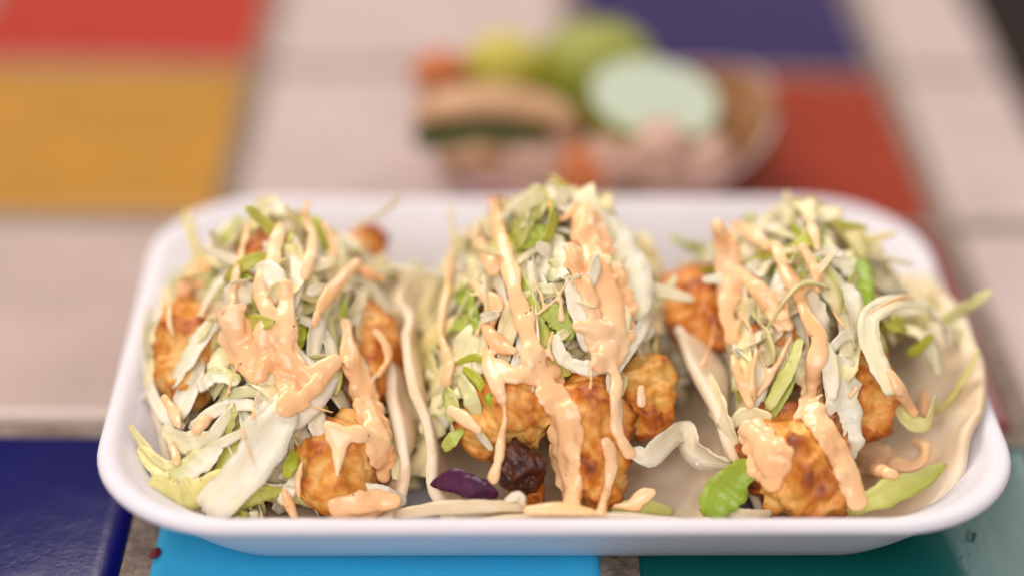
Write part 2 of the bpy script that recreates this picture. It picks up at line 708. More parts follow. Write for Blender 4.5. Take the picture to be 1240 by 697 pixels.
tortilla(0, [(-0.112, 0.024), (-0.104, 0.013), (-0.094, 0.0072), (-0.078, 0.0068), (-0.060, 0.0078), (-0.050, 0.016), (-0.0510, 0.026), (-0.055, 0.034)], -0.058, 0.062, 0.985, 0.0, 1)
tortilla(1, [(-0.0510, 0.037), (-0.0475, 0.028), (-0.0435, 0.017), (-0.035, 0.0080), (-0.018, 0.0068), (0.004, 0.0068), (0.019, 0.0110), (0.0275, 0.0195), (0.0265, 0.029), (0.0165, 0.0365)], -0.063, 0.060, 0.985, 0.0, 2)
tortilla(2, [(0.0290, 0.028), (0.0290, 0.022), (0.031, 0.014), (0.036, 0.0078), (0.046, 0.0068), (0.062, 0.0085), (0.076, 0.0165), (0.085, 0.025), (0.0915, 0.031)], -0.058, 0.056, 0.985, 0.0, 3)


# shrimp --------------------------------------------------------------
def shrimp(i, ctrl, mat=None, name='fried_shrimp', tint=(1, 1, 1), lump=1.0, seed=0, label=None):
    """ctrl: (px, py, off_mm, radius_px); battered piece swept along those points, lumpy crust"""
    P = []
    for px, py, off, rad in ctrl:
        p = F(px, py, off / 1000)
        P.append((p.x, p.y, p.z, rad * MPP * 1.1))
    n, k = 84, 64
    C = catmull(P, n)
    rmean = float(np.mean(C[:, 3]))
    pts = [Vector(c[:3]) for c in C]
    verts, crust = [], []
    up = Vector((0.2, -0.3, 1))
    for a in range(n):
        tan = (pts[min(a + 1, n - 1)] - pts[max(a - 1, 0)]).normalized()
        s = (up - tan * up.dot(tan)).normalized()
        t = tan.cross(s)
        u = a / (n - 1)
        e = min(u, 1 - u) * 2
        cap = math.sqrt(max(0.0, 1 - (1 - min(1, e / 0.62)) ** 2))
        r = C[a, 3] * cap
        for b in range(k):
            ang = b / k * math.tau
            d = s * math.cos(ang) + t * math.sin(ang)
            q = pts[a] + d * r
            c1 = noise.noise(q * 95 + Vector((seed, 0, 0)))
            c2 = noise.noise(q * 230 + Vector((0, seed, 0)))
            c3 = noise.noise(q * 620 + Vector((0, 0, seed)))
            c4 = noise.noise(q * 1150 + Vector((seed, 0, seed)))
            c0 = abs(noise.noise(q * 150 + Vector((seed, seed, 0))))
            h = lump * (0.38 * c1 + 0.20 * c2 + 0.10 * c3 + 0.06 * c4 + 0.55 * (0.22 - c0)) * rmean * (0.3 + 0.7 * cap)
            q = q + d * h
            q.z = max(q.z, tray_z(q.x, q.y) + 0.0012)
            verts.append(q)
            crust.append(0.26 * c2 + 0.30 * c1 + 0.20 * c3 + 0.14 * c4 + 0.25 * (0.2 - c0))
    faces = []
    for a in range(n - 1):
        for b in range(k):
            faces.append((a * k + b, a * k + (b + 1) % k, (a + 1) * k + (b + 1) % k, (a + 1) * k + b))
    me = mesh_from(name, verts, faces)
    at = me.attributes.new('crust', 'FLOAT', 'POINT')
    at.data.foreach_set('value', crust)
    add_solid(verts, faces)
    o = link(name, me, mat or M_SHRIMP, ROOTS[i], color=tint)
    if label:
        o['label'] = label
    return o


SH = [
    (0, [(222, 365, -6, 24), (235, 410, -7, 36), (232, 455, -7, 34), (240, 495, -8, 22)], (1, .95, .9)),
    (0, [(415, 378, -5, 24), (440, 405, -6, 36), (442, 450, -7, 34), (425, 495, -8, 28)], (.92, .86, .86)),
    (0, [(455, 515, -6, 26), (425, 545, -4, 42), (395, 580, -4, 46), (372, 600, -6, 26)], (1, 1, 1)),
    (0, [(425, 305, -6, 22), (440, 300, -6, 24), (462, 312, -8, 18)], (.9, .75, .6)),
    (0, [(300, 300, -10, 24), (330, 320, -11, 34), (365, 345, -12, 30)], (1, .9, .8)),
    (0, [(300, 540, -11, 26), (330, 560, -11, 34), (360, 575, -11, 26)], (1, .9, .8)),
    (1, [(575, 555, -6, 26), (600, 515, -6, 38), (640, 490, -5, 42), (690, 492, -6, 30)], (1, .97, .9)),
    (1, [(712, 455, -6, 26), (712, 490, -4, 38), (716, 540, -3, 36), (722, 590, -4, 30), (720, 618, -5, 20)], (1, .95, .9)),
    (1, [(765, 430, -7, 24), (778, 460, -6, 34), (772, 500, -7, 32), (755, 525, -9, 20)], (1, 1, .9)),
    (1, [(660, 600, -5, 16), (640, 598, -5, 18), (615, 600, -5, 14)], (.8, .6, .5)),
    (1, [(590, 380, -12, 30), (630, 400, -12, 36), (680, 410, -12, 30)], (.8, .7, .6)),
    (2, [(905, 595, -5, 22), (935, 560, -4, 42), (965, 565, -2, 54), (1000, 590, -3, 44), (1022, 600, -6, 24)], (1, .97, .9)),
    (2, [(1030, 415, -6, 20), (1046, 450, -6, 30), (1048, 495, -7, 30), (1035, 535, -8, 20)], (1.0, .92, .8)),
    (2, [(825, 335, -6, 22), (840, 365, -7, 38), (862, 395, -8, 38), (885, 420, -9, 24)], (.95, .82, .7)),
    (2, [(900, 420, -10, 26), (940, 430, -11, 34), (985, 450, -11, 28)], (.8, .7, .6)),
]
for q, (i, c, tint) in enumerate(SH):
    shrimp(i, c, tint=tint, seed=q * 3.7)
shrimp(1, [(608, 588, -1, 11), (622, 572, 0, 18), (638, 567, 0, 19), (650, 556, -2, 12)], M_CHAR, 'charred_crumb', lump=2.0, seed=88, label='dark charred lump of batter')


# cabbage ---------------------------------------------------------------
C_WHITE = [srgb(255, 246, 224), srgb(254, 242, 212), srgb(252, 242, 200), srgb(255, 250, 234)]
C_PALE = [srgb(254, 242, 196), srgb(252, 238, 180), srgb(255, 246, 212)]
C_GREEN = [srgb(206, 208, 86), srgb(190, 198, 70), srgb(216, 216, 108)]


def shred_from_pts(i, pts, widths, tw0, tw1, color, thick=0.00055, curl=0.3, jag=0.14, seed=0, name='cabbage_shred', mat=None, solid=True, hint=None, label=None, n=18, green=None):
    C = catmull([(*p, w) for p, w in zip(pts, widths)], n)
    P = [Vector(c[:3]) for c in C]
    W = []
    for a in range(n):
        u = a / (n - 1)
        e = min(1.0, min(u, 1 - u) / 0.05)
        W.append(max(0.0004, C[a, 3] * (0.6 + 0.4 * math.sqrt(e))))
    NM = []
    for a, p in enumerate(P):
        tan = (P[min(a + 1, n - 1)] - P[max(a - 1, 0)]).normalized()
        nm = hint if hint else mound_normal(p.x, p.y)
        ang = tw0 + (tw1 - tw0) * a / (n - 1)
        NM.append(Matrix.Rotation(ang, 3, tan) @ nm)
    v, f, ac = ribbon_geo(P, W, NM, thick, curl, jag, seed)
    if solid:
        add_solid(v, f)
    me = mesh_from(name, v, f)
    set_tint(me, tint_of(color, ac, n, seed, green), ac)
    o = link(name, me, mat or M_CAB, ROOTS[i])
    if label:
        o['label'] = label
    return o


def random_shred(rr, i, lift, lmin, lmax, wmin, wmax):
    """points of a shred lying along the mound's surface"""
    t = TACOS[i]
    for _ in range(60):
        x = t['cx'] + rr.uniform(-0.86, 0.86) * t['ax']
        y = t['cy'] + rr.uniform(-0.86, 0.62) * t['ay']
        if i == 0 and y < -0.022 and (x < -0.093 or x > -0.07):
            continue
        if i == 1 and y < -0.012 and x > 0.004:
            continue
        if i == 1 and y < -0.030:
            continue
        if i == 2 and y < 0.012 and x > 0.060:
            continue
        if i == 2 and y < -0.025:
            continue
        if mound(x, y) == mound1(i, x, y) and mound(x, y) > FLOOR_Z + 0.012:
            break
    L = rr.uniform(lmin, lmax)
    a = rr.uniform(0, math.tau)
    # shreds hang down the slope more often than across it
    if rr.random() < 0.5:
        a = math.pi / 2 + rr.gauss(0, 0.5)
    bend = rr.gauss(0, 70)
    n = 9
    pts = []
    ph, amp = rr.uniform(0, 6), rr.uniform(0.0003, 0.0022)
    for k in range(n):
        s = (k / (n - 1) - 0.5) * L
        aa = a + bend * s * 0.5
        px, py = x + math.cos(aa) * s, y + math.sin(aa) * s
        up = lift + amp * math.sin(ph + k * 0.9)
        px = min(max(px, t['cx'] - t['ax'] * (0.78 if i == 0 else 0.93)), t['cx'] + t['ax'] * 0.93)
        if i == 2 and py < 0.012:
            px = min(max(px, 0.031), 0.074)
        py = min(max(py, -0.056 if i == 0 else -0.040), 0.058)
        zz = max(mound1(i, px, py), FLOOR_Z + 0.004) + up
        pts.append(Vector((px, py, max(zz, tray_z(px, py) + 0.003))))
    w = rr.uniform(wmin, wmax)
    ws = [w * (1 + 0.25 * math.sin(ph + k)) for k in range(n)]
    return pts, ws


def pick(rr, g=0.06, p=0.26):
    q = rr.random()
    return rr.choice(C_GREEN if q < g else C_PALE if q < g + p else C_WHITE)


# the dense bed of shreds under what can be picked apart: one mass per taco
for i in range(3):
    rr = random.Random(100 + i)
    V, Fc, TC, AC = [], [], [], []
    for k in range(260):
        pts, ws = random_shred(rr, i, rr.uniform(-0.012, -0.0025), 0.010, 0.024, 0.0028, 0.0070)
        C = catmull([(*p, w) for p, w in zip(pts, ws)], 9)
        P = [Vector(c[:3]) for c in C]
        tw = rr.uniform(-1.2, 1.2)
        v, f, ac = ribbon_geo(P, list(C[:, 3]), [mound_normal(p.x, p.y) + Vector((tw, 0, 0)) for p in P], 0.0006, 0.5, 0.3, k, nw=3)
        o = len(V)
        V += v
        Fc += [tuple(o + q for q in ff) for ff in f]
        AC += ac
        TC += tint_of(pick(rr, 0.03, 0.25), ac, 9, k, 0.06)
    add_solid(V, Fc)
    me = mesh_from('cabbage_bed', V, Fc)
    set_tint(me, TC, AC)
    bed_o = link('cabbage_bed', me, M_CAB, ROOTS[i])
    bed_o['kind'] = 'stuff'

# shreds lying on the heap that can be told apart
for i, cnt in enumerate((75, 70, 75)):
    rr = random.Random(500 + i)
    for k in range(cnt):
        pts, ws = random_shred(rr, i, rr.uniform(-0.0028, 0.0016), 0.012, 0.032, 0.0026, 0.0062)
        shred_from_pts(i, pts, ws, rr.gauss(0, 0.6), rr.gauss(0, 0.9), pick(rr), seed=k + 31 * i, n=14, thick=rr.uniform(0.00035, 0.0007), curl=rr.uniform(0.1, 0.8), jag=rr.choice((0.1, 0.15, 0.4)))

# shreds and leaves that stand out: (taco, [(px, py, off_mm)], [width px], twist0, twist1, colour, options)
WH, PA, GR = srgb(255, 248, 232), srgb(244, 236, 162), srgb(190, 202, 66)
HERO = [
    # first taco
    (0, [(252, 628, 5), (290, 580, 9), (325, 530, 8), (352, 490, 4)], [30, 44, 46, 30], 0, .2, WH, dict(jag=.1, curl=.35)),
    (0, [(352, 515, 4), (385, 480, 3), (410, 445, 2)], [20, 24, 14], .4, .2, WH, {}),
    (0, [(182, 415, 3), (176, 450, 3), (190, 490, 2), (222, 518, 1)], [14, 15, 16, 12], .5, -.3, WH, {}),
    (0, [(208, 468, 3), (232, 430, 4), (262, 385, 2)], [18, 24, 18], 0, .4, WH, {}),
    (0, [(215, 422, 3), (240, 408, 4), (262, 380, 2)], [16, 18, 10], 0, .3, srgb(236, 234, 190), {}),
    (0, [(185, 612, 3), (225, 600, 4), (280, 575, 3)], [26, 38, 24], .2, .4, PA, dict(jag=.35)),
    (0, [(208, 585, 4), (240, 560, 4), (268, 540, 3)], [22, 28, 16], .2, -.2, WH, {}),
    (0, [(160, 548, 2), (195, 560, 3), (235, 560, 2)], [8, 12, 8], 0, 0, srgb(232, 224, 170), {}),
    (0, [(352, 285, 3), (362, 320, 4), (352, 365, 3), (340, 400, 1)], [12, 18, 18, 14], .3, .2, WH, {}),
    (0, [(436, 328, 3), (412, 345, 4), (392, 372, 3), (380, 395, 1)], [12, 18, 18, 12], .2, -.4, WH, {}),
    (0, [(420, 330, 2), (445, 345, 3), (462, 375, 1), (470, 420, 0)], [14, 20, 20, 14], 0, .6, WH, {}),
    (0, [(255, 300, 1), (272, 282, 2), (290, 290, 1)], [14, 26, 16], 0, .3, srgb(196, 204, 84), dict(jag=.4)),
    (0, [(285, 262, 2), (296, 280, 2), (300, 300, 0)], [6, 10, 8], 0, .3, GR, {}),
    (0, [(282, 330, 0), (298, 350, 1), (305, 385, 0)], [16, 26, 18], 0, .3, GR, dict(jag=.3)),
    (0, [(350, 425, 0), (362, 405, 1), (368, 385, 0)], [16, 20, 12], 0, .3, GR, dict(jag=.3)),
    (0, [(412, 388, 2), (418, 368, 3), (415, 350, 1)], [8, 12, 8], .2, .3, GR, {}),
    (0, [(372, 262, 1), (380, 290, 2), (385, 330, 1)], [8, 12, 12], .2, .3, WH, {}),
    (0, [(230, 520, 1), (265, 495, 2), (300, 490, 2), (330, 500, 1)], [12, 14, 14, 10], .6, -.6, WH, {}),
    (0, [(250, 500, 1), (290, 475, 2), (325, 478, 1)], [10, 13, 10], -.5, .5, srgb(232, 230, 184), {}),
    (0, [(272, 470, 1), (280, 500, 2), (275, 525, 1)], [10, 16, 12], .3, .3, srgb(214, 212, 130), dict(jag=.4)),
    (0, [(212, 565, 1), (270, 535, 3), (330, 505, 1)], [9, 11, 9], .4, .2, WH, {}),
    (0, [(340, 610, 2), (355, 585, 2), (362, 560, 1)], [14, 16, 10], .3, .2, WH, {}),
    (0, [(285, 615, 2), (310, 600, 3), (345, 590, 1)], [10, 18, 12], .3, .2, srgb(214, 216, 120), dict(jag=.3)),
    (0, [(347, 578, 4), (352, 562, 4), (358, 545, 2)], [10, 16, 10], .3, .2, GR, {}),
    (0, [(470, 468, 2), (478, 500, 3), (482, 545, 2), (478, 580, 1)], [10, 15, 15, 8], .5, .2, srgb(236, 232, 190), {}),
    (0, [(438, 590, 4), (465, 598, 5), (492, 606, 3)], [14, 18, 10], .1, .2, WH, {}),
    (0, [(428, 275, 1), (455, 262, 2), (485, 240, 3)], [6, 8, 6], .1, .2, srgb(236, 226, 200), {}),
    (0, [(480, 322, 1), (496, 326, 2), (512, 318, 1)], [6, 10, 5], .1, .2, srgb(190, 206, 110), {}),
    (0, [(195, 520, 2), (225, 535, 3), (262, 528, 2)], [16, 26, 16], .2, .5, srgb(255, 246, 214), dict(jag=.3)),
    (0, [(170, 560, 2), (205, 575, 3), (240, 590, 2)], [14, 24, 16], .2, -.4, srgb(250, 240, 180), dict(jag=.3)),
    (0, [(240, 470, 3), (262, 455, 4), (290, 462, 3)], [14, 22, 14], .2, -.4, WH, dict(jag=.3)),
    (0, [(295, 520, 3), (322, 500, 4), (345, 475, 3)], [12, 22, 12], .2, -.4, WH, dict(jag=.2)),
    (0, [(240, 610, 3), (262, 590, 4), (290, 555, 3)], [12, 20, 14], .2, -.4, WH, dict(jag=.2)),
    (0, [(318, 270, 2), (330, 300, 3), (325, 340, 2)], [12, 20, 14], .2, -.4, WH, dict(jag=.2)),
    # second taco
    (1, [(655, 238, 2), (644, 262, 3), (630, 300, 1)], [26, 48, 28], .2, .5, srgb(214, 218, 150), dict(jag=.3)),
    (1, [(632, 300, 1), (650, 285, 2), (668, 280, 1)], [12, 24, 14], .2, .5, srgb(190, 204, 90), dict(jag=.3)),
    (1, [(705, 252, 3), (740, 290, 5), (762, 340, 5), (768, 385, 3)], [24, 48, 56, 30], .3, .5, WH, dict(curl=.5)),
    (1, [(690, 330, 3), (698, 365, 4), (708, 400, 3), (712, 425, 1)], [12, 24, 22, 12], .1, .3, WH, {}),
    (1, [(793, 370, 4), (775, 400, 5), (755, 430, 4), (742, 455, 2)], [8, 18, 16, 10], .1, .2, WH, {}),
    (1, [(676, 290, 2), (682, 315, 3), (668, 340, 2)], [12, 24, 20], .1, .5, WH, dict(jag=.7)),
    (1, [(640, 348, 1), (670, 350, 2), (695, 345, 1)], [10, 13, 10], .3, .1, srgb(232, 230, 190), {}),
    (1, [(655, 372, 1), (676, 385, 1), (690, 410, 0)], [16, 26, 14], 0, .2, srgb(190, 206, 96), dict(jag=.4)),
    (1, [(690, 440, 3), (715, 446, 4), (742, 440, 3)], [12, 18, 12], .1, .2, WH, {}),
    (1, [(672, 405, 2), (680, 430, 3), (700, 448, 2)], [10, 16, 12], .1, .2, WH, {}),
    (1, [(552, 345, 0), (566, 365, 1), (578, 385, 1)], [14, 24, 14], 0, .4, srgb(178, 200, 84), dict(jag=.3)),
    (1, [(548, 395, 1), (565, 392, 2), (585, 398, 1)], [12, 20, 12], 0, .4, srgb(184, 204, 92), dict(jag=.4)),
    (1, [(552, 440, 3), (575, 432, 4), (592, 442, 3)], [5, 9, 5], .5, .2, GR, {}),
    (1, [(562, 445, 3), (580, 462, 5), (592, 488, 3)], [7, 12, 6], .3, .1, GR, {}),
    (1, [(586, 465, 3), (594, 485, 5), (606, 496, 3)], [5, 9, 4], .3, .1, srgb(158, 194, 56), {}),
    (1, [(556, 455, 2), (570, 480, 4), (578, 505, 2)], [14, 20, 12], .3, -.3, srgb(228, 228, 176), {}),
    (1, [(540, 470, 2), (548, 490, 3), (545, 510, 2)], [12, 20, 10], .3, -.3, srgb(206, 212, 132), {}),
    (1, [(537, 543, 2), (548, 532, 3), (562, 520, 2)], [10, 18, 8], .3, -.3, srgb(196, 208, 110), {}),
    (1, [(573, 515, 3), (585, 530, 4), (596, 545, 3)], [7, 9, 6], .3, -.3, srgb(228, 216, 208), {}),
    (1, [(762, 546, 3), (786, 552, 5), (812, 528, 6), (830, 522, 6), (846, 548, 5), (885, 560, 4)], [10, 26, 24, 26, 34, 20], -.3, 1.2, srgb(246, 236, 216), dict(n=30, curl=.5, jag=.2)),
    (1, [(740, 440, 3), (742, 470, 4), (746, 500, 3), (748, 530, 2)], [10, 15, 14, 8], .2, .1, WH, {}),
    (1, [(500, 405, 0), (520, 440, 0), (535, 490, 0)], [18, 26, 18], .3, .2, srgb(232, 226, 170), {}),
    (1, [(480, 400, 2), (495, 440, 2), (507, 480, 1)], [6, 8, 6], .3, .2, WH, {}),
    (1, [(478, 622, 4), (540, 614, 6), (600, 612, 6), (660, 618, 4)], [10, 16, 14, 8], .2, .5, srgb(242, 226, 196), {}),
    (1, [(612, 606, 7), (628, 600, 8), (634, 612, 6)], [6, 12, 6], .2, .5, WH, {}),
    (1, [(628, 432, 3), (636, 428, 4), (636, 440, 4), (628, 446, 3)], [4, 5, 5, 4], .2, .5, srgb(220, 222, 150), {}),
    (1, [(740, 618, 3), (775, 612, 4), (815, 620, 3)], [10, 20, 8], .2, .3, srgb(206, 210, 130), {}),
    (1, [(625, 330, 0), (640, 370, 1), (655, 400, 0)], [16, 26, 14], .2, .3, srgb(206, 214, 120), dict(jag=.4)),
    (1, [(590, 320, 1), (605, 345, 1), (615, 380, 1)], [10, 14, 10], .2, .3, WH, {}),
    # third taco
    (2, [(952, 232, 1), (953, 262, 2), (948, 295, 1)], [8, 16, 12], .2, .3, srgb(244, 234, 214), {}),
    (2, [(812, 288, 0), (832, 296, 1), (850, 305, 0)], [14, 24, 14], .2, .3, srgb(186, 202, 96), dict(jag=.3)),
    (2, [(832, 330, 1), (848, 315, 2), (862, 305, 1)], [16, 26, 14], .2, .3, WH, {}),
    (2, [(1036, 300, 0), (1042, 335, 1), (1046, 372, 0)], [22, 32, 24], .2, .3, srgb(166, 196, 50), {}),
    (2, [(985, 300, 1), (1012, 312, 2), (1032, 335, 1)], [12, 22, 14], .2, .3, WH, {}),
    (2, [(990, 318, 2), (1010, 335, 2), (1024, 352, 1)], [8, 12, 8], .2, .3, WH, {}),
    (2, [(1128, 376, 5), (1090, 366, 7), (1056, 380, 7), (1052, 412, 6), (1066, 446, 4), (1078, 478, 3)], [14, 22, 24, 24, 22, 14], .3, .2, srgb(252, 244, 212), dict(n=26, Y=(-.006, -.014, -.024, -.031, -.037, -.042))),
    (2, [(1066, 385, 0), (1105, 372, 0), (1140, 388, 0), (1152, 425, 0)], [16, 28, 26, 14], .4, -.3, WH, dict(Y=(-.004, -.004, -.006, -.010), jag=.3)),
    (2, [(1090, 395, 0), (1122, 415, 0), (1135, 455, 0)], [14, 26, 16], .2, .5, srgb(252, 244, 214), dict(Y=(-.010, -.014, -.018), curl=.6)),
    (2, [(1125, 380, 0), (1158, 402, 0), (1166, 450, 0)], [12, 22, 12], .2, .5, srgb(250, 242, 204), dict(Y=(.002, -.002, -.006))),
    (2, [(1040, 395, 0), (1062, 410, 0), (1072, 450, 0)], [10, 18, 12], .2, .5, srgb(246, 240, 190), dict(Y=(-.014, -.018, -.022))),
    (2, [(985, 400, 3), (1004, 440, 4), (1008, 485, 3)], [12, 20, 12], .2, .5, WH, {}),
    (2, [(880, 520, 2), (905, 500, 3), (935, 505, 2)], [10, 16, 10], .2, .5, srgb(250, 242, 204), {}),
    (2, [(1138, 390, 4), (1168, 372, 5), (1202, 352, 5)], [16, 20, 4], .3, .2, srgb(240, 238, 176), dict(Y=(-.006, -.004, -.002))),
    (2, [(1134, 500, 3), (1160, 468, 4), (1186, 422, 4)], [14, 20, 5], .3, .2, srgb(236, 232, 150), dict(Y=(-.022, -.020, -.016))),
    (2, [(1078, 478, 3), (1098, 508, 4), (1122, 512, 4), (1132, 480, 3)], [14, 18, 16, 10], .3, .2, srgb(238, 234, 166), dict(Y=(-.030, -.034, -.034, -.030))),
    (2, [(1066, 400, 3), (1082, 392, 4), (1098, 400, 3)], [10, 22, 12], .3, .2, srgb(206, 210, 92), dict(jag=.3, Y=(-.012, -.014, -.012))),
    (2, [(970, 410, 2), (955, 450, 3), (930, 495, 2)], [12, 18, 14], .5, .2, srgb(220, 222, 150), {}),
    (2, [(962, 440, 1), (955, 470, 2), (935, 505, 1)], [8, 10, 8], .5, .2, srgb(186, 202, 96), {}),
    (2, [(1018, 430, 1), (1022, 480, 3), (1028, 530, 2), (1030, 555, 1)], [22, 38, 36, 16], .2, .3, srgb(244, 240, 222), dict(jag=.6)),
    (2, [(1028, 620, 6), (1070, 597, 8), (1110, 582, 8), (1146, 562, 6)], [16, 30, 26, 5], .3, .2, srgb(218, 220, 132), {}),
    (2, [(858, 626, 6), (872, 600, 8), (890, 580, 8), (912, 556, 6)], [26, 44, 40, 10], .2, .3, srgb(164, 194, 70), dict(curl=.45, jag=.3, green=.5)),
    (2, [(852, 455, 2), (868, 485, 4), (880, 515, 4), (892, 540, 2)], [22, 28, 22, 12], .3, .5, srgb(240, 230, 196), {}),
    (2, [(1020, 380, 1), (1026, 410, 2), (1024, 440, 1)], [12, 18, 12], .3, .5, srgb(228, 220, 190), {}),
    (2, [(905, 290, 1), (925, 300, 2), (945, 298, 1)], [12, 20, 12], .3, .5, PA, {}),
    (2, [(955, 300, 1), (965, 330, 2), (980, 350, 1)], [12, 20, 12], .3, .5, srgb(208, 212, 110), dict(jag=.4)),
    (2, [(870, 612, 4), (900, 622, 6), (935, 620, 4)], [10, 14, 8], .3, .5, srgb(242, 228, 200), {}),
    (2, [(1000, 430, 3), (1020, 408, 4), (1040, 405, 3)], [8, 12, 10], .3, .5, WH, {}),
]
for q, (i, pts, ws, t0, t1, col, opt) in enumerate(HERO):
    Y = opt.pop('Y', None)
    P = [F(a, b, c / 1000) for a, b, c in pts] if Y is None else [at_y(a, b, y) for (a, b, c), y in zip(pts, Y)]
    P = [Vector((p.x, p.y, max(p.z, tray_z(p.x, p.y) + 0.0022))) for p in P]
    shred_from_pts(i, P, [w * MPP for w in ws], t0, t1, col, seed=q * 5 + 2, **opt)

P = [F(a, b, c / 1000) for a, b, c in ((522, 586, 3), (545, 582, 5), (575, 590, 5), (602, 600, 3))]
shred_from_pts(1, P, [5 * MPP, 26 * MPP, 30 * MPP, 12 * MPP], .2, .3, (1, 1, 1), thick=0.0007, curl=.1, jag=.2, seed=77, name='purple_cabbage_shred', mat=M_PURPLE, label='dark purple cabbage sliver')

# sauce -------------------------------------------------------------------
BVH = BVHTree.FromPolygons(SOLID_V, SOLID_F)


def surf(px, py):
    """nearest of a few hits round a point, as distance along the line of sight"""
    ds, nr = [], Vector()
    for ox, oy in ((0, 0), (5, 0), (-5, 0), (0, 5), (0, -5)):
        d = ray_dir(px + ox, py + oy)
        h = BVH.ray_cast(CAM, d.normalized())
        if h[0] is not None and h[3] < 0.75 and h[0].y < 0.034:
            ds.append(h[3] / d.length)
            nr += h[1] if h[1].dot(d) < 0 else -h[1]
    ds.sort()
    return (ds[0], nr.normalized()) if ds and nr.length > 1e-6 else None


ICO = bmesh.new()
bmesh.ops.create_icosphere(ICO, subdivisions=2, radius=1)
ICO_V = [v.co.copy() for v in ICO.verts]
ICO_F = [tuple(v.index for v in f.verts) for f in ICO.faces]

